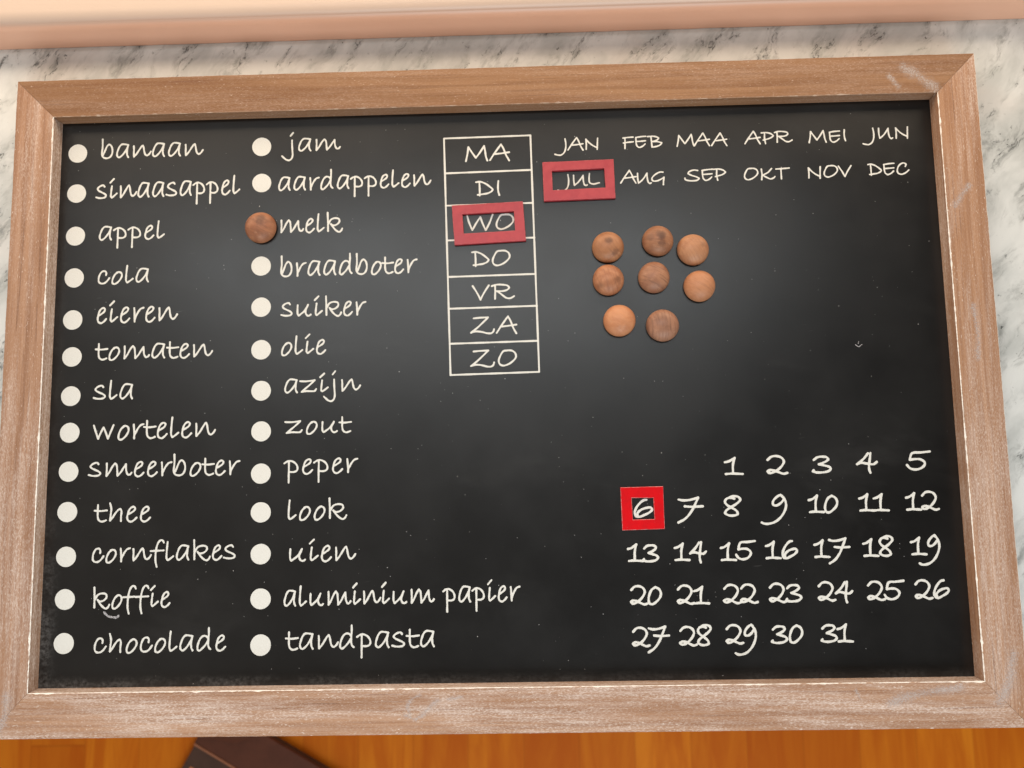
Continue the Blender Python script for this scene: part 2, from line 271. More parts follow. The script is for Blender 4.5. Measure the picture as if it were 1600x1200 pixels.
def mat_panel():
    m = NT('chalkboard_black')
    v = m.coord()
    fine = m.noise(v, 900, 3, 0.6)
    broad = m.noise(v, 14, 4, 0.6)
    col = m.mix(m.ramp(broad, 0.3, 0.7), (0.0036, 0.0034, 0.0034), (0.0062, 0.0058, 0.0056))
    # scattered dust specks
    def specks(scale, keep, size, seed):
        vo = m.n('ShaderNodeTexVoronoi')
        m.link(m.coord(loc=(seed, seed * 2.1, 0)), vo.inputs['Vector'])
        vo.inputs['Scale'].default_value = scale
        sep = m.n('ShaderNodeSeparateColor')
        m.link(vo.outputs['Color'], sep.inputs[0])
        keepm = m.math('GREATER_THAN', sep.outputs[0], keep)
        sz = m.math('MULTIPLY', sep.outputs[1], size)
        d = m.math('LESS_THAN', vo.outputs['Distance'], sz)
        br = m.math('MULTIPLY', m.math('POWER', sep.outputs[2], 2.2), 0.5)
        return m.math('MULTIPLY', m.math('MULTIPLY', d, keepm), br)
    dust = m.math('MAXIMUM', specks(170, 0.66, 0.055, 1.3), specks(420, 0.72, 0.10, 4.1))
    # faint wiped chalk haze and hair scratches
    haze = m.ramp(m.noise(m.coord((7, 16, 1), rot=(0, 0, 0.2)), 1.0, 5, 0.65, 0.7), 0.52, 0.80, 0, 0.012)
    scr = m.ramp(m.noise(m.coord((60, 900, 1), rot=(0, 0, -0.12)), 1.0, 2, 0.5), 0.735, 0.78, 0, 0.06)
    scm = m.ramp(m.noise(v, 9, 2, 0.5), 0.50, 0.62)
    # chalk dust gathered along the left and the lower rail
    tc = m.n('ShaderNodeTexCoord')
    sx = m.n('ShaderNodeSeparateXYZ')
    m.link(tc.outputs['Object'], sx.inputs[0])
    dl = m.ramp(sx.outputs[0], -0.2757, -0.2630, 1, 0)
    dlm = m.ramp(sx.outputs[1], -0.05, -0.16, 0.15, 1.0)
    db = m.ramp(sx.outputs[1], -0.1747, -0.1668, 1, 0)
    dbm = m.ramp(sx.outputs[0], -0.25, 0.05, 1.0, 0.30)
    edge = m.math('MAXIMUM', m.math('MULTIPLY', dl, dlm), m.math('MULTIPLY', db, dbm))
    en = m.ramp(m.noise(v, 420, 5, 0.75), 0.34, 0.72)
    en2 = m.ramp(m.noise(v, 60, 3, 0.6), 0.35, 0.60, 0.15, 1)
    edge = m.math('MULTIPLY', m.math('MULTIPLY', edge, en), m.math('MULTIPLY', en2, 0.14))
    k = m.math('ADD', m.math('MAXIMUM', dust, m.math('MULTIPLY', scr, scm)), m.math('ADD', haze, edge), True)
    col = m.mix(k, col, (0.72, 0.70, 0.68))
    m.bump(fine, 0.10, 0.0002)
    rough = m.ramp(broad, 0.3, 0.7, 0.31, 0.36)
    return m.done(col, rough, 0.50)


def mat_print():
    m = NT('cream_print')
    v = m.coord()
    a = m.noise(v, 1300, 3, 0.7)
    col = m.mix(m.ramp(a, 0.30, 0.60), (0.615, 0.595, 0.54), (0.68, 0.665, 0.62))
    return m.done(col, 0.65, 0.12)


def mat_chalk(name, density, tone=(0.72, 0.68, 0.65)):
    m = NT(name)
    v = m.coord()
    a = m.ramp(m.noise(v, 1500, 4, 0.7), 0.60 - density * 0.3, 0.70 - density * 0.2)
    tr = m.n('ShaderNodeBsdfTransparent')
    mx = m.n('ShaderNodeMixShader')
    m.done(tone, 0.9, 0.1)
    m.link(a, mx.inputs[0])
    m.link(tr.outputs[0], mx.inputs[1])
    m.link(m.b.outputs[0], mx.inputs[2])
    m.link(mx.outputs[0], m.out.inputs['Surface'])
    return m.m


def mat_red(name, c, c2, rough, spec=0.5):
    m = NT(name)
    v = m.coord()
    n1 = m.noise(v, 160, 4, 0.6)
    n2 = m.noise(v, 1400, 3, 0.6)
    col = m.mix(m.ramp(n1, 0.35, 0.7), c, c2)
    col = m.mix(m.ramp(n2, 0.68, 0.76, 0, 0.25), col, (0.70, 0.30, 0.27))
    m.bump(n1, 0.10, 0.0006)
    return m.done(col, m.ramp(n1, 0.3, 0.7, rough, rough + 0.12), spec)


def mat_magnet(i, c1, c2, rot, streak, knots):
    m = NT('turned_wood_%s' % 'abcdefghi'[i])
    loc = (i * 3.1, i * 1.7, i * 0.7)
    grain = m.noise(m.coord((90, 900, 90), rot=(0, 0, rot), loc=loc), 1.0, 4, 0.65, 0.3)
    cloud = m.noise(m.coord((110, 110, 110), loc=loc), 1.0, 4, 0.6, 0.5)
    col = m.mix(m.ramp(cloud, 0.35, 0.66), c1, c2)
    col = m.mix(m.ramp(grain, 0.46, 0.66, 0, streak * 0.8), col, (0.100, 0.045, 0.028))
    col = m.mix(m.ramp(m.noise(m.coord((260, 260, 260), loc=loc), 1.0, 3, 0.6), 0.60, 0.72, 0, 0.35), col,
                (0.45, 0.24, 0.15))
    c = m.n('ShaderNodeTexCoord')
    for (x, y, r, s) in knots:
        vm = m.n('ShaderNodeVectorMath', operation='DISTANCE')
        m.link(c.outputs['Object'], vm.inputs[0])
        vm.inputs[1].default_value = (x * MM, y * MM, 7.6 * MM)
        d = m.math('ADD', vm.outputs['Value'], m.math('MULTIPLY', m.math('SUBTRACT', cloud, 0.5), 0.006))
        col = m.mix(m.ramp(d, r * MM * 0.3, r * MM, s, 0.0), col, (0.075, 0.034, 0.024))
    m.bump(grain, 0.35, 0.0006)
    return m.done(col, m.ramp(grain, 0.4, 0.65, 0.40, 0.52), 0.38)


def mat_marble():
    m = NT('grey_veined_marble')
    v = m.coord()
    warp = m.n('ShaderNodeTexNoise')
    m.link(v, warp.inputs['Vector'])
    warp.inputs['Scale'].default_value = 30
    warp.inputs['Detail'].default_value = 3
    wv = m.n('ShaderNodeVectorMath', operation='SCALE')
    m.link(warp.outputs['Color'], wv.inputs[0])
    wv.inputs['Scale'].default_value = 0.017
    ad = m.n('ShaderNodeVectorMath', operation='ADD')
    m.link(v, ad.inputs[0])
    m.link(wv.outputs[0], ad.inputs[1])
    rt = m.n('ShaderNodeMapping')
    rt.inputs['Rotation'].default_value = (0, 0, math.radians(-52))
    m.link(ad.outputs[0], rt.inputs['Vector'])
    def along(sx, sy, loc=0.0):
        mp = m.n('ShaderNodeMapping')
        mp.inputs['Scale'].default_value = (sx, sy, 1)
        mp.inputs['Location'].default_value = (loc, loc * 0.7, 0)
        m.link(rt.outputs[0], mp.inputs['Vector'])
        return mp.outputs[0]
    cloud = m.noise(along(16, 30), 1.0, 5, 0.6)
    smoke = m.noise(along(26, 62, 3.0), 1.0, 6, 0.66, 0.3)
    fine = m.noise(along(120, 230, 1.0), 1.0, 4, 0.68)
    col = m.mix(m.ramp(cloud, 0.36, 0.66), (0.69, 0.70, 0.68), (0.49, 0.505, 0.49))
    tint = m.ramp(m.noise(v, 15, 3, 0.5), 0.52, 0.72, 0, 0.35)
    col = m.mix(tint, col, (0.63, 0.56, 0.52))
    gate = m.ramp(smoke, 0.46, 0.70)
    col = m.mix(m.math('MULTIPLY', gate, m.ramp(fine, 0.34, 0.60, 0.15, 0.92)), col, (0.25, 0.26, 0.25))
    ridge = m.math('ABSOLUTE', m.math('SUBTRACT', m.noise(along(17, 34, 7.0), 1.0, 5, 0.62, 0.25), 0.5))
    vein = m.math('MULTIPLY', m.ramp(ridge, 0.0, 0.016, 1, 0), m.ramp(fine, 0.42, 0.58))
    vein = m.math('MULTIPLY', vein, m.ramp(smoke, 0.47, 0.60))
    col = m.mix(m.math('MULTIPLY', vein, 0.9), col, (0.085, 0.09, 0.088))
    sp = m.ramp(m.noise(v, 240, 3, 0.6), 0.66, 0.73)
    sp = m.math('MULTIPLY', sp, m.ramp(smoke, 0.42, 0.58, 0.15, 0.95))
    col = m.mix(sp, col, (0.10, 0.105, 0.10))
    return m.done(col, 0.20, 0.5)


def mat_pink():
    m = NT('salmon_paint')
    v = m.coord()
    a = m.noise(m.coord((4, 30, 30)), 1.0, 4, 0.55)
    b = m.noise(v, 700, 3, 0.6)
    col = m.mix(m.ramp(a, 0.3, 0.7), (0.70, 0.395, 0.265), (0.75, 0.44, 0.305))
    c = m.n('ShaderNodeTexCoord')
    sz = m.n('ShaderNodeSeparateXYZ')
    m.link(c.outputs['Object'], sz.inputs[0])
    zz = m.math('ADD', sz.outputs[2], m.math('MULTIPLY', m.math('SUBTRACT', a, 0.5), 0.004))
    # window glare on the nose and the top, mixed into the paint as cream
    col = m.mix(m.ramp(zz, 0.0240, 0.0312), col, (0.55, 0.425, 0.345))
    m.bump(m.math('ADD', a, m.math('MULTIPLY', b, 0.25)), 0.12, 0.002)
    return m.done(col, 0.36, 0.6)


def mat_floor():
    m = NT('orange_wood_floor')
    c = m.n('ShaderNodeTexCoord')
    s = m.n('ShaderNodeSeparateXYZ')
    m.link(c.outputs['Object'], s.inputs[0])
    px = m.math('DIVIDE', s.outputs[0], 0.094)
    pid = m.math('FLOOR', px)
    w1 = m.n('ShaderNodeTexWhiteNoise', noise_dimensions='1D')
    m.link(pid, w1.inputs['W'])
    py = m.math('DIVIDE', m.math('ADD', s.outputs[1], m.math('MULTIPLY', w1.outputs['Value'], 1.1)), 1.15)
    row = m.math('FLOOR', py)
    w2 = m.n('ShaderNodeTexWhiteNoise', noise_dimensions='2D')
    cb = m.n('ShaderNodeCombineXYZ')
    m.link(pid, cb.inputs[0])
    m.link(row, cb.inputs[1])
    m.link(cb.outputs[0], w2.inputs['Vector'])
    ad = m.n('ShaderNodeVectorMath', operation='ADD')
    m.link(c.outputs['Object'], ad.inputs[0])
    sc = m.n('ShaderNodeVectorMath', operation='SCALE')
    m.link(w2.outputs['Color'], sc.inputs[0])
    sc.inputs['Scale'].default_value = 9.0
    m.link(sc.outputs[0], ad.inputs[1])
    mp = m.n('ShaderNodeMapping')
    mp.inputs['Scale'].default_value = (22, 2.4, 1)
    m.link(ad.outputs[0], mp.inputs['Vector'])
    g = m.noise(mp.outputs[0], 1.0, 5, 0.6, 1.6)
    col = m.mix(m.ramp(g, 0.3, 0.7), (0.80, 0.255, 0.016), (0.62, 0.150, 0.009))
    col = m.mix(m.math('MULTIPLY', w2.outputs['Value'], 0.62), col, (0.46, 0.085, 0.005))
    fx = m.math('FRACT', px)
    seam = m.math('MAXIMUM', m.ramp(fx, 0.985, 0.997), m.ramp(fx, 0.003, 0.015, 1, 0))
    seam = m.math('MAXIMUM', seam, m.ramp(m.math('FRACT', py), 0.996, 0.999))
    col = m.mix(m.math('MULTIPLY', seam, 0.18), col, (0.16, 0.035, 0.006))
    return m.done(col, 0.5, 0.08)


def mat_plain(name, c, c2, scale=60, rough=0.6, spec=0.4):
    m = NT(name)
    a = m.noise(m.coord(), scale, 4, 0.6)
    return m.done(m.mix(m.ramp(a, 0.3, 0.7), c, c2), rough, spec)

# ------------------------------------------------------------------ setting: floor, sill, window rail
ZS = -19.0 * MM            # marble surface
ZF = -0.90                 # floor
bm = bmesh.new()
fl = mesh_obj('floor', [(-3, -3, 0), (3, -3, 0), (3, 1.2, 0), (-3, 1.2, 0)], [(0, 1, 2, 3)], mat_floor())
fl.location = (0, 0, ZF)
tag(fl, 'orange brown wooden plank floor below the windowsill', None, None, 'structure')


def bevel_box(name, lo, hi, mat, bev, parent=None, seg=3):
    b = bmesh.new()
    bmesh.ops.create_cube(b, size=1.0)
    for v in b.verts:
        v.co = Vector([lo[i] + (v.co[i] + 0.5) * (hi[i] - lo[i]) for i in range(3)])
    if bev:
        bmesh.ops.bevel(b, geom=list(b.edges), offset=bev, segments=seg, profile=0.5, affect='EDGES')
    me = bpy.data.meshes.new(name)
    b.to_mesh(me)
    b.free()
    me.materials.append(mat)
    o = bpy.data.objects.new(name, me)
    COL.objects.link(o)
    if parent is not None:
        o.parent = parent
    return o


sill = bevel_box('windowsill', (-0.75, -0.192, -0.030), (0.75, 0.262, 0.0), mat_marble(), 0.002)
sill.location = (0, 0, ZS)
tag(sill, 'pale grey veined marble windowsill lying under the chalkboard', 'windowsill')

# painted bottom rail of the window: upright face, rounded nose, gently sloping top
prof = [(233.0, -19.0)]
prof += [(233.0, -18.2), (233.05, 0.0), (233.2, 8.0)]
for k in range(9):
    a = math.radians(180 - 10 * k)
    prof.append((241.2 + 8.0 * math.cos(a), 8.0 + 4.5 * math.sin(a)))
prof += [(262.0, 15.0), (290.0, 18.5), (290.0, -19.0)]
nx = 160
vs, fs = [], []
rng = random.Random(3)
for i in range(nx + 1):
    x = -0.75 + 1.5 * i / nx
    for j, (y, z) in enumerate(prof):
        jig = 0.12 * rng.uniform(-1, 1) if j < 3 else 0.0
        vs.append((x, (y + jig) * MM, z * MM - ZS))
npf = len(prof)
for i in range(nx):
    for j in range(npf):
        a, b = i * npf + j, i * npf + (j + 1) % npf
        fs.append((a, b, b + npf, a + npf))
fs.append(tuple(range(npf)))
fs.append(tuple(reversed(range(nx * npf, nx * npf + npf))))
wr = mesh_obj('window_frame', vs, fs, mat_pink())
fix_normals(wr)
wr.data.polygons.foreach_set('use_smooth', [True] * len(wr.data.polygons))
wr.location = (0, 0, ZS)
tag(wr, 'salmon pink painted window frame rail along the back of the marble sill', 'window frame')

# ------------------------------------------------------------------ the chalkboard
ZP = -9.83
BASE = -18.8
HW, HH = 300.0, 200.4
WL, WR, WT, WB = 24.3, 24.3, 24.45, 25.7
board = thing('chalkboard', (0, 0, BASE * MM),
              'black magnetic chalkboard with whitewashed wooden frame and printed Dutch shopping list and calendar',
              'chalkboard')
UP = -BASE * MM            # lifts a part from the board's base to the frame's top plane


def rail(L, w, k0, k1, mats, seed, outer_white):
    """one mitred frame rail, x along, y from outer edge (0) to inner edge (w), z up"""
    rn = random.Random(seed)
    n = 420
    gap = 0.10
    ph = [rn.uniform(0, 6.28) for _ in range(8)]
    def wob(x, s):
        return sum(math.sin(x * f + ph[(q + s) % 8]) for q, f in enumerate((0.031, 0.083, 0.19, 0.47))) / 4
    rows = []
    for i in range(n + 1):
        f = i / n
        xc = f * L
        c1 = 0.35 + 0.22 * wob(xc, 1) + rn.uniform(0, 0.16)
        c2 = 0.22 + 0.9 * max(0.0, wob(xc * 1.7, 3)) ** 1.6 * (0.5 + 0.5 * rn.random()) + rn.uniform(0, 0.22)
        pr = [(0.0, BASE), (0.0 + 0.05 * wob(xc, 2), -max(0.15, c1)), (max(0.12, c1), 0.0)]
        for q in range(1, 6):
            pr.append((w * q / 6, 0.0))
        pr += [(w - max(0.1, c2), 0.0), (w + 0.07 * wob(xc, 5), -max(0.1, c2)), (w, ZP + 0.04),
               (w - 7.0, ZP + 0.04), (w - 7.0, BASE)]
        row = []
        for (y, z) in pr:
            a = y * k0 + gap
            b = L - y * k1 - gap
            row.append(((a + (b - a) * f) * MM, y * MM, z * MM))
        rows.append(row)
    m = len(rows[0])
    vs = [p for r in rows for p in r]
    fs, mi = [], []
    for i in range(n):
        for j in range(m):
            a, b = i * m + j, i * m + (j + 1) % m
            fs.append((a, a + m, b + m, b))
            mi.append(1 if j == 8 else (2 if j == 1 and outer_white else (3 if j == 9 else 0)))
    fs.append(tuple(range(m)))
    mi.append(0)
    fs.append(tuple(reversed(range(n * m, n * m + m))))
    mi.append(0)
    return vs, fs, mi


wood_base = (0.36, 0.175, 0.09)
e_lo, e_hi = mat_edge('worn_edge_light', 0.30, (0.40, 0.23, 0.14), (0.60, 0.44, 0.33)), mat_edge('worn_edge_heavy', 0.70, (0.46, 0.30, 0.21))
mR = {'top': mat_rail('rail_wood_brown', 0.16, 1, (0.82, 0.80, 0.72)),
      'left': mat_rail('rail_wood_pink', 0.62, 2, (1.05, 1.05, 1.08), 0.10),
      'right': mat_rail('rail_wood_washed', 0.62, 3, (1.16, 1.15, 1.13), 0.10),
      'bottom': mat_rail('rail_wood_pale', 0.85, 4, (1.12, 1.12, 1.12), 0.20)}
inner_lit = mat_rail('rail_wood_inner_lit', 0.9, 6, (1.05, 1.15, 1.25), 0.45)  # whitewashed inner faces, with cool window light painted into their colour
def add_rail(key, L, w, k0, k1, loc, rz, edges, ow, label):
    vs, fs, mi = rail(L, w, k0, k1, None, hash(key) % 1 + len(key), ow)
    o = mesh_obj('frame_rail', vs, fs, [mR[key]] + edges + [inner_lit if key in ('bottom', 'left') else mR[key]], board, mi)
    fix_normals(o)
    o.location = (loc[0] * MM, loc[1] * MM, UP)
    o.rotation_euler = (0, 0, rz)
    o['label'] = label
    return o
add_rail('bottom', 2 * HW, WB, WL / WB, WR / WB, (-HW, -HH), 0, [e_hi, e_lo], False, 'pale whitewashed lower frame rail')
add_rail('top', 2 * HW, WT, WR / WT, WL / WT, (HW, HH), math.pi, [e_lo, e_lo], False, 'browner upper frame rail')
add_rail('left', 2 * HH, WL, WT / WL, WB / WL, (-HW, HH), -math.pi / 2, [e_hi, e_lo], False, 'left frame rail with white worn inner edge')
add_rail('right', 2 * HH, WR, WB / WR, WT / WR, (HW, -HH), math.pi / 2, [e_hi, e_hi], True, 'right frame rail with white worn edges')

px0, px1 = -HW + WL - 6, HW - WR + 6
py0, py1 = -HH + WB - 6, HH - WT + 6
panel = bevel_box('writing_surface', (px0 * MM, py0 * MM, -3.0 * MM), (px1 * MM, py1 * MM, 0), mat_panel(), 0, board)
panel.location = (0, 0, UP + ZP * MM)

# ------------------------------------------------------------------ printing on the board
PRINT = mat_print()

def smooth_line(q, sub=6):
    P = [np.array(q[i:i + 2], float) for i in range(0, len(q), 2)]
    if len(P) < 3:
        return np.array(P)
    out = []
    ext = [2 * P[0] - P[1]] + P + [2 * P[-1] - P[-2]]
    for i in range(1, len(ext) - 2):
        p0, p1, p2, p3 = ext[i - 1:i + 3]
        d1, d2 = p2 - p1, None
        # keep real corners sharp
        def tang(a, b, c):
            u, v = b - a, c - b
            nu, nv = np.linalg.norm(u), np.linalg.norm(v)
            cs = float(u @ v / (nu * nv + 1e-9))
            k = min(1.0, max(0.0, (cs + 0.35) / 0.7))
            t = (u / (nu + 1e-9) + v / (nv + 1e-9)) * 0.5 * k
            return t
        L = np.linalg.norm(p2 - p1)
        t1, t2 = tang(p0, p1, p2) * L, tang(p1, p2, p3) * L
        for s in range(sub):
            t = s / sub
            h00, h10 = 2 * t**3 - 3 * t**2 + 1, t**3 - 2 * t**2 + t
            h01, h11 = -2 * t**3 + 3 * t**2, t**3 - t**2
            out.append(h00 * p1 + h10 * t1 + h01 * p2 + h11 * t2)
    out.append(P[-1])
    return np.array(out)


def stroke_mesh(lines, half, cell=0.24, rough=0.05, seed=0, depth=None):
    """outline of pen strokes of half width `half` (mm) as one flat sheet of small faces"""
    allp = np.concatenate(lines)
    pad = half + 0.6
    x0, y0 = allp.min(0) - pad
    x1, y1 = allp.max(0) + pad
    nx, ny = int((x1 - x0) / cell) + 2, int((y1 - y0) / cell) + 2
    D = np.full((ny, nx), 9.0)
    rn = np.random.RandomState(seed)
    for ln in lines:
        n = len(ln)
        wv = half * (1 + 0.10 * np.sin(np.arange(n) * 0.55 + rn.uniform(0, 6)) + 0.05 * rn.uniform(-1, 1, n))
        for i in range(n - 1):
            a, b = ln[i], ln[i + 1]
            r = pad
            ix0 = max(0, int((min(a[0], b[0]) - r - x0) / cell)); ix1 = min(nx, int((max(a[0], b[0]) + r - x0) / cell) + 2)
            iy0 = max(0, int((min(a[1], b[1]) - r - y0) / cell)); iy1 = min(ny, int((max(a[1], b[1]) + r - y0) / cell) + 2)
            gx = x0 + np.arange(ix0, ix1) * cell
            gy = (y0 + np.arange(iy0, iy1) * cell)[:, None]
            d = b - a
            L2 = d @ d + 1e-12
            t = np.clip(((gx - a[0]) * d[0] + (gy - a[1]) * d[1]) / L2, 0, 1)
            dist = np.hypot(gx - a[0] - t * d[0], gy - a[1] - t * d[1]) - (wv[i] * (1 - t) + wv[i + 1] * t)
            D[iy0:iy1, ix0:ix1] = np.minimum(D[iy0:iy1, ix0:ix1], dist)
    D = D + rough * rn.uniform(-1, 1, D.shape)
    return field_mesh(D, x0, y0, cell, depth)


def field_mesh(D, x0, y0, cell, depth=None):
    ny, nx = D.shape
    mn = np.minimum(np.minimum(D[:-1, :-1], D[1:, :-1]), np.minimum(D[:-1, 1:], D[1:, 1:]))
    verts, faces, idx = [], [], {}
    def vid(key, x, y):
        k = idx.get(key)
        if k is None:
            k = idx[key] = len(verts)
            verts.append((x * MM, y * MM, 0.0))
            if depth is not None:
                depth.append(max(0.0, -float(D[min(ny - 1, int(round((y - y0) / cell))), min(nx - 1, int(round((x - x0) / cell)))])))
        return k
    for iy, ix in zip(*np.nonzero(mn < 0)):
        cs = ((ix, iy), (ix + 1, iy), (ix + 1, iy + 1), (ix, iy + 1))
        poly = []
        for k in range(4):
            (ax, ay), (bx, by) = cs[k], cs[(k + 1) % 4]
            da, db = D[ay, ax], D[by, bx]
            if da < 0:
                poly.append(vid((ax, ay), x0 + ax * cell, y0 + ay * cell))
            if (da < 0) != (db < 0):
                t = da / (da - db)
                key = (min(ax, bx), min(ay, by), max(ax, bx), max(ay, by))
                poly.append(vid(key, x0 + (ax + (bx - ax) * t) * cell, y0 + (ay + (by - ay) * t) * cell))
        if len(poly) >= 3:
            faces.append(poly)
    return verts, faces


PZ = 0.06 * MM
def printed(name, lines, half, label, seed=0, mat=None, z=PZ, rough=0.05):
    vs, fs = stroke_mesh(lines, half, rough=rough, seed=seed)
    o = mesh_obj(name, vs, fs, mat or PRINT, panel)
    o.location = (0, 0, z)
    o['label'] = label
    return o


def word_lines(text, x0, y0, x1, y1, ys):
    pen, raw, prev = 0.0, [], None
    for ch in text:
        L, A = ADVmm[ch]
        if prev is not None:
            pen += prev[1] - prev[0] + L
        for st in G[ch]:
            q = list(st)
            for i in range(0, len(q), 2):
                q[i] += pen
                q[i + 1] *= ys
            raw.append(q)
        prev = (L, A)
    xs = [q[i] for q in raw for i in range(0, len(q), 2)]
    lo, hi = min(xs), max(xs)
    out = []
    for q in raw:
        r = []
        for i in range(0, len(q), 2):
            f = (q[i] - lo) / (hi - lo)
            r += [x0 + f * (x1 - x0), y0 + f * (y1 - y0) + q[i + 1]]
        out.append(smooth_line(r))
    return out


sd = 1
pend = None
for (text, x0, y0, x1, y1, ys) in WORDS:
    ln = word_lines(text, x0, y0, x1, y1, ys)
    half = 0.545 + 0.26 * (ys - 0.95)
    if text == 'aluminium':
        pend = ln
        continue
    if text == 'papier':
        ln = pend + ln
        text = 'aluminium papier'
    printed('printed_word', ln, half, 'printed list word "%s"' % text, sd)
    sd += 1


def placed_lines(table, letters, s, sx=1.0):
    out = []
    for ch, x, y in letters:
        for st in table[ch]:
            out.append(smooth_line([st[i] * s * sx + x if i % 2 == 0 else st[i] * s + y for i in range(len(st))]))
    return out

for nm, letters in DAYS:
    printed('printed_day', placed_lines(K, letters, 1.0), 0.55, 'printed weekday "%s"' % nm, sd); sd += 1
for nm, letters in MON:
    printed('printed_month', placed_lines(K, letters, 0.78), 0.46, 'printed month "%s"' % nm, sd); sd += 1
for nm, letters in NUM:
    printed('printed_number', placed_lines(N, letters, 1.0, 0.82 if len(nm) > 1 else 1.0), 0.68, 'printed date "%s"' % nm, sd); sd += 1

# ruled table round the weekdays
tl = [np.array([q[:2], q[2:]]) for q in TAB]
tl = [np.array([a[0] + (a[1] - a[0]) * t for t in np.linspace(0, 1, 40)]) for a in tl]
printed('ruled_table', tl, 0.56, 'cream ruled table with seven boxes for the weekdays', 99, rough=0.03)

# round dots of the list
for i, (x, y, r) in enumerate(DOTS):
    rn = random.Random(50 + i)
    n = 72
    ph = rn.uniform(0, 6.28)
    vs = [(0, 0, 0)]
    for k in range(n):
        a = 2 * math.pi * k / n
        rr = r * (1 + 0.006 * math.sin(2 * a + ph) + 0.004 * math.sin(5 * a + 2 * ph)) + rn.uniform(-0.03, 0.03)
        vs.append((rr * math.cos(a) * MM, rr * math.sin(a) * MM, 0))
    o = mesh_obj('printed_dot', vs, [(0, k + 1, (k + 1) % n + 1) for k in range(n)], PRINT, panel)
    o.location = (x * MM, y * MM, PZ)

# stray chalk left on the board
CH, CHF = mat_chalk('grey_chalk', 0.82, (0.40, 0.38, 0.39)), mat_chalk('faint_chalk', 0.45)
def line(q):
    return smooth_line(q)
printed('chalk_mark', [line(MARK['squiggle'])], 0.60, 'grey chalk squiggle under the word koffie', 201, CH, PZ * 1.5, 0.2)
printed('chalk_mark', [line(MARK[k]) for k in ('arrow1', 'arrow2', 'arrow3')], 0.20,
        'tiny chalk arrow on the empty right side', 202, CH, PZ * 1.5)
printed('chalk_mark', [line(MARK['speck'])], 0.22, 'white chalk speck above the melk magnet', 203, PRINT, PZ * 1.5)

# chalk smears on the frame, thinning out towards their rims
def mat_smear():
    m = NT('smear_chalk')
    at = m.n('ShaderNodeAttribute', attribute_name='cover')
    n1 = m.noise(m.coord((900, 900, 900)), 1.0, 4, 0.7)
    n2 = m.noise(m.coord((130, 130, 130)), 1.0, 3, 0.6)
    k = m.math('ADD', m.math('MULTIPLY', at.outputs['Fac'], 0.30), m.math('MULTIPLY', m.math('SUBTRACT', n2, 0.5), 0.25))
    a = m.ramp(m.math('ADD', n1, k), 0.55, 0.95, 0.0, 0.55)
    tr = m.n('ShaderNodeBsdfTransparent')
    mx = m.n('ShaderNodeMixShader')
    m.done((0.60, 0.53, 0.50), 0.9, 0.1)
    m.link(a, mx.inputs[0])
    m.link(tr.outputs[0], mx.inputs[1])
    m.link(m.b.outputs[0], mx.inputs[2])
    m.link(mx.outputs[0], m.out.inputs['Surface'])
    return m.m
SMF = mat_smear()
def smear(q, half, seed):
    dep = []
    vs, fs = stroke_mesh([smooth_line([c for p in q for c in p])], half, 0.3, 0.05, seed, dep)
    o = mesh_obj('chalk_smear', vs, fs, SMF, board)
    at = o.data.attributes.new('cover', 'FLOAT', 'POINT')
    at.data.foreach_set('value', [min(1.0, d / half * 1.15) for d in dep])
    o.location = (0, 0, UP + 0.06 * MM)
    o['label'] = 'white chalk smear on the frame'
smear([(-46.5, -178.4), (-51.0, -180.9), (-53.3, -185.1), (-52.2, -188.6)], 2.1, 1)
smear([(-54.8, -189.7), (-48.5, -191.6), (-43.7, -188.6), (-40.3, -184.9), (-35.9, -181.4)], 2.2, 2)
smear([(-29.9, -181.0), (-21.8, -179.7)], 1.6, 3)
smear([(256.0, 192.5), (263.0, 188.0), (270.5, 182.0), (274, 178.5)], 5.5, 4)
smear([(247.0, 187.0), (252.0, 180.5)], 2.6, 5)
smear([(205.0, -184.0), (203.0, -178.6)], 1.3, 6)
smear([(222.0, -186.0), (235.0, -182.0), (262, -178.0)], 4.2, 7)
smear([(283.0, -186.0), (289.0, -176.0), (293.0, -160.0)], 5.0, 8)
smear([(-293.0, -196.0), (-288.0, -186.0), (-288.0, -176.0)], 5.0, 9)
smear([(287.0, 10.0), (288.0, 24.0), (286.5, 42.0)], 2.6, 11)
smear([(281.0, 104.0), (285.0, 110.0), (290.0, 116.0)], 3.2, 12)

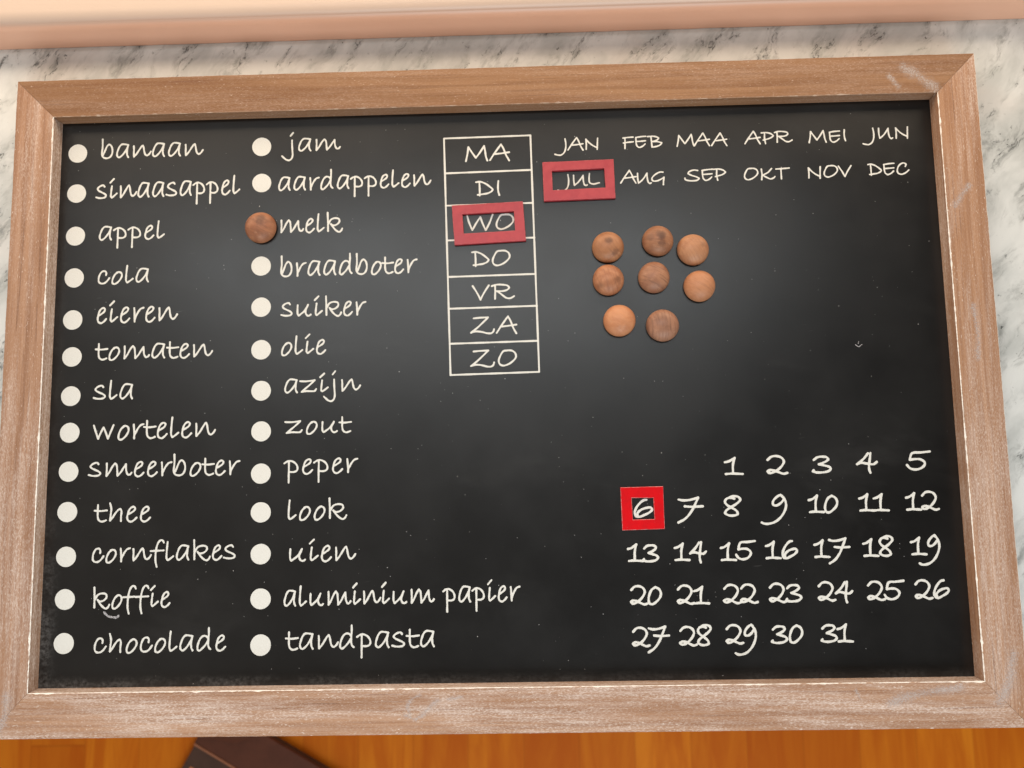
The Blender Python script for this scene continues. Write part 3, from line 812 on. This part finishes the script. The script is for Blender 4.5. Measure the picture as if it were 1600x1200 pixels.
# ------------------------------------------------------------------ round wooden magnets
MAGINFO = [
 ('dark reddish wooden magnet covering the dot beside the word melk', (0.254, 0.097, 0.048), (0.357, 0.152, 0.077), 0.5, 0.35, [(2.2, 4.2, 4.6, 0.55), (1.5, 1.2, 3.6, 0.4)]),
 ('brown wooden magnet with a dark centre knot, upper left of the cluster of eight', (0.314, 0.132, 0.060), (0.402, 0.181, 0.086), 0.9, 0.25, [(0.3, 2.6, 3.4, 0.60), (4.4, -5.4, 3.6, 0.45)]),
 ('wooden magnet with two dark smudges, topmost of the cluster of eight', (0.254, 0.107, 0.054), (0.326, 0.147, 0.074), 0.2, 0.30, [(1.6, 2.2, 4.0, 0.75), (0.8, -3.4, 3.2, 0.55), (-5.5, 0.6, 3, 0.3)]),
 ('tan wooden magnet with a pale middle, upper right of the cluster of eight', (0.358, 0.157, 0.077), (0.448, 0.216, 0.111), 1.0, 0.22, [(5.4, 2.0, 3.0, 0.35)]),
 ('orange brown wooden magnet straight below the knotted upper left one', (0.325, 0.127, 0.060), (0.446, 0.197, 0.099), 1.25, 0.32, [(-5.4, -4.6, 3.4, 0.5), (6.0, -1.5, 4.0, 0.4)]),
 ('brown wooden magnet with coarse diagonal grain, in the middle of the cluster', (0.272, 0.121, 0.069), (0.360, 0.171, 0.095), 0.5, 0.60, []),
 ('light brown wooden magnet with one fine dark scratch, rightmost of the cluster', (0.401, 0.167, 0.078), (0.457, 0.206, 0.104), 0.6, 0.22, [(1.5, -0.5, 2.2, 0.28)]),
 ('palest smooth orange wooden magnet, lower left of the cluster', (0.444, 0.178, 0.082), (0.532, 0.238, 0.116), 0.7, 0.08, []),
 ('greyish brown wooden magnet with upright dark grain, lowest of the cluster', (0.279, 0.131, 0.079), (0.362, 0.180, 0.109), 1.52, 0.55, [(0, 2, 7, 0.25)]),
]
def dome(r, h, seed):
    rn = random.Random(seed)
    pr = [(r * 0.90, 0.0), (r * 0.975, 0.5), (r, 1.2), (r * 0.995, 1.7)]
    for k in range(1, 15):
        a = math.radians(90 * k / 15)
        pr.append((r * 0.995 * math.cos(a) ** 0.97, 1.7 + (h - 1.7) * math.sin(a) ** 1.04))
    n = 64
    vs, fs = [], []
    for (rr, z) in pr:
        for k in range(n):
            a = 2 * math.pi * k / n
            q = rr * (1 + 0.006 * math.sin(2 * a + seed) + 0.004 * math.sin(3 * a + 2 * seed))
            vs.append((q * math.cos(a) * MM, q * math.sin(a) * MM, z * MM))
    for j in range(len(pr) - 1):
        for k in range(n):
            a, b = j * n + k, j * n + (k + 1) % n
            fs.append((a, b, b + n, a + n))
    vs.append((0, 0, (h + 0.05) * MM))
    top = (len(pr) - 1) * n
    for k in range(n):
        fs.append((top + k, top + (k + 1) % n, len(vs) - 1))
    fs.append(tuple(reversed(range(n))))
    return vs, fs

for i, (x, y, r) in enumerate(MAG):
    lab, c1, c2, rot, stre, kn = MAGINFO[i]
    vs, fs = dome(r, 8.6, i)
    o = mesh_obj('wooden_magnet', vs, fs, mat_magnet(i, c1, c2, rot, stre, kn), None, None, True)
    o.location = (x * MM, y * MM, ZP * MM + PZ * 2)
    tag(o, lab, 'magnet', 'round wooden magnets on the chalkboard')

# ------------------------------------------------------------------ red marker frames
def ring_mesh(outer, inner, th, c, seed):
    rn = random.Random(seed)
    cx = sum(p[0] for p in outer) / 4
    cy = sum(p[1] for p in outer) / 4
    n = 10
    def inset(q, d):
        q = [Vector(p) for p in q]
        r = []
        for i in range(4):
            a, b, e = q[i - 1], q[i], q[(i + 1) % 4]
            u, v = (b - a).normalized(), (e - b).normalized()
            n1, n2 = Vector((u.y, -u.x)), Vector((v.y, -v.x))
            r.append(b + (n1 + n2) / (1 + n1 @ n2) * d)
        return r
    def ring(q, z, jit):
        out = []
        for i in range(4):
            a, b = Vector(q[i]), Vector(q[(i + 1) % 4])
            for k in range(n):
                p = a + (b - a) * (k / n)
                out.append(((p.x - cx + rn.uniform(-jit, jit)) * MM, (p.y - cy + rn.uniform(-jit, jit)) * MM, z * MM))
        return out
    rings = [ring(outer, 0, 0.03), ring(outer, th - c, 0.05), ring(inset(outer, c), th, 0.05),
             ring(inset(inner, -c), th, 0.05), ring(inner, th - c, 0.05), ring(inner, 0, 0.03)]
    m = 4 * n
    vs = [p for r in rings for p in r]
    fs, mi = [], []
    for j in range(6):
        a0, b0 = j * m, ((j + 1) % 6) * m
        for k in range(m):
            k2 = (k + 1) % m
            fs.append((a0 + k, a0 + k2, b0 + k2, b0 + k))
            mi.append(1 if j in (1, 3) else 0)
    return vs, fs, mi, (cx, cy)

red_a = mat_red('faded_red_card', (0.335, 0.022, 0.032), (0.39, 0.038, 0.048), 0.38)
red_b = mat_red('bright_red_card', (0.58, 0.002, 0.006), (0.50, 0.004, 0.008), 0.62, 0.12)
rim_a = mat_plain('worn_red_rim', (0.36, 0.03, 0.035), (0.56, 0.14, 0.14), 500)
rim_b = mat_plain('pale_worn_rim', (0.58, 0.04, 0.045), (0.62, 0.28, 0.26), 600)
for key, th, mats, lab in (
        ('WO', 2.3, [red_a, rim_a], 'red rectangular magnetic frame round the weekday WO'),
        ('JUL', 2.3, [red_a, rim_a], 'scuffed red rectangular magnetic frame round the month JUL'),
        ('6', 0.9, [red_b, rim_b], 'small bright red square magnetic frame round the date 6')):
    vs, fs, mi, (cx, cy) = ring_mesh(FR[key][0], FR[key][1], th, 0.22 if key != '6' else 0.28, len(key))
    o = mesh_obj('marker_frame', vs, fs, mats, None, mi)
    fix_normals(o)
    o.location = (cx * MM, cy * MM, ZP * MM + PZ * 2)
    tag(o, lab, 'marker frame', 'red marker frames on the chalkboard')

# ------------------------------------------------------------------ brown box on the floor
box = thing('storage_box', (-0.5194, -0.4443, ZF), 'dark brown box with a pale trim line on the wooden floor under the chalkboard', 'box')
box.rotation_euler = (0, 0, math.atan2(-0.497, 0.867))
BROWN = mat_plain('dark_brown_board', (0.085, 0.024, 0.011), (0.110, 0.032, 0.015), 30, 0.6, 0.3)
BROWN2 = mat_plain('grey_brown_board', (0.064, 0.030, 0.020), (0.080, 0.039, 0.026), 40, 0.6, 0.3)
TRIM = mat_plain('pale_trim', (0.30, 0.11, 0.05), (0.36, 0.14, 0.07), 200)
bevel_box('box_body', (0, -0.30, 0.0), (0.36, -0.0, 0.0155), BROWN2, 0.002, box)
bevel_box('lid', (-0.001, -0.0675, 0.0158), (0.361, 0.001, 0.022), BROWN, 0.0015, box)
bevel_box('trim', (-0.0005, -0.0726, 0.0160), (0.3605, -0.0686, 0.0212), TRIM, 0.0008, box)
fv = [(0.000, -0.057, 0.0236), (0.064, -0.031, 0.0270), (0.082, -0.012, 0.0270), (0.012, -0.004, 0.0236)]
fv += [(x, y, z - 0.0010) for (x, y, z) in fv]
fo = mesh_obj('flap', fv, [(0, 1, 2, 3), (7, 6, 5, 4), (0, 4, 5, 1), (1, 5, 6, 2), (2, 6, 7, 3), (3, 7, 4, 0)], BROWN, box)
fix_normals(fo)
bevel_box('sticker', (0.012, -0.139, 0.0156), (0.041, -0.107, 0.0161), mat_plain('orange_paper', (0.50, 0.17, 0.06), (0.56, 0.21, 0.08), 90), 0, box)
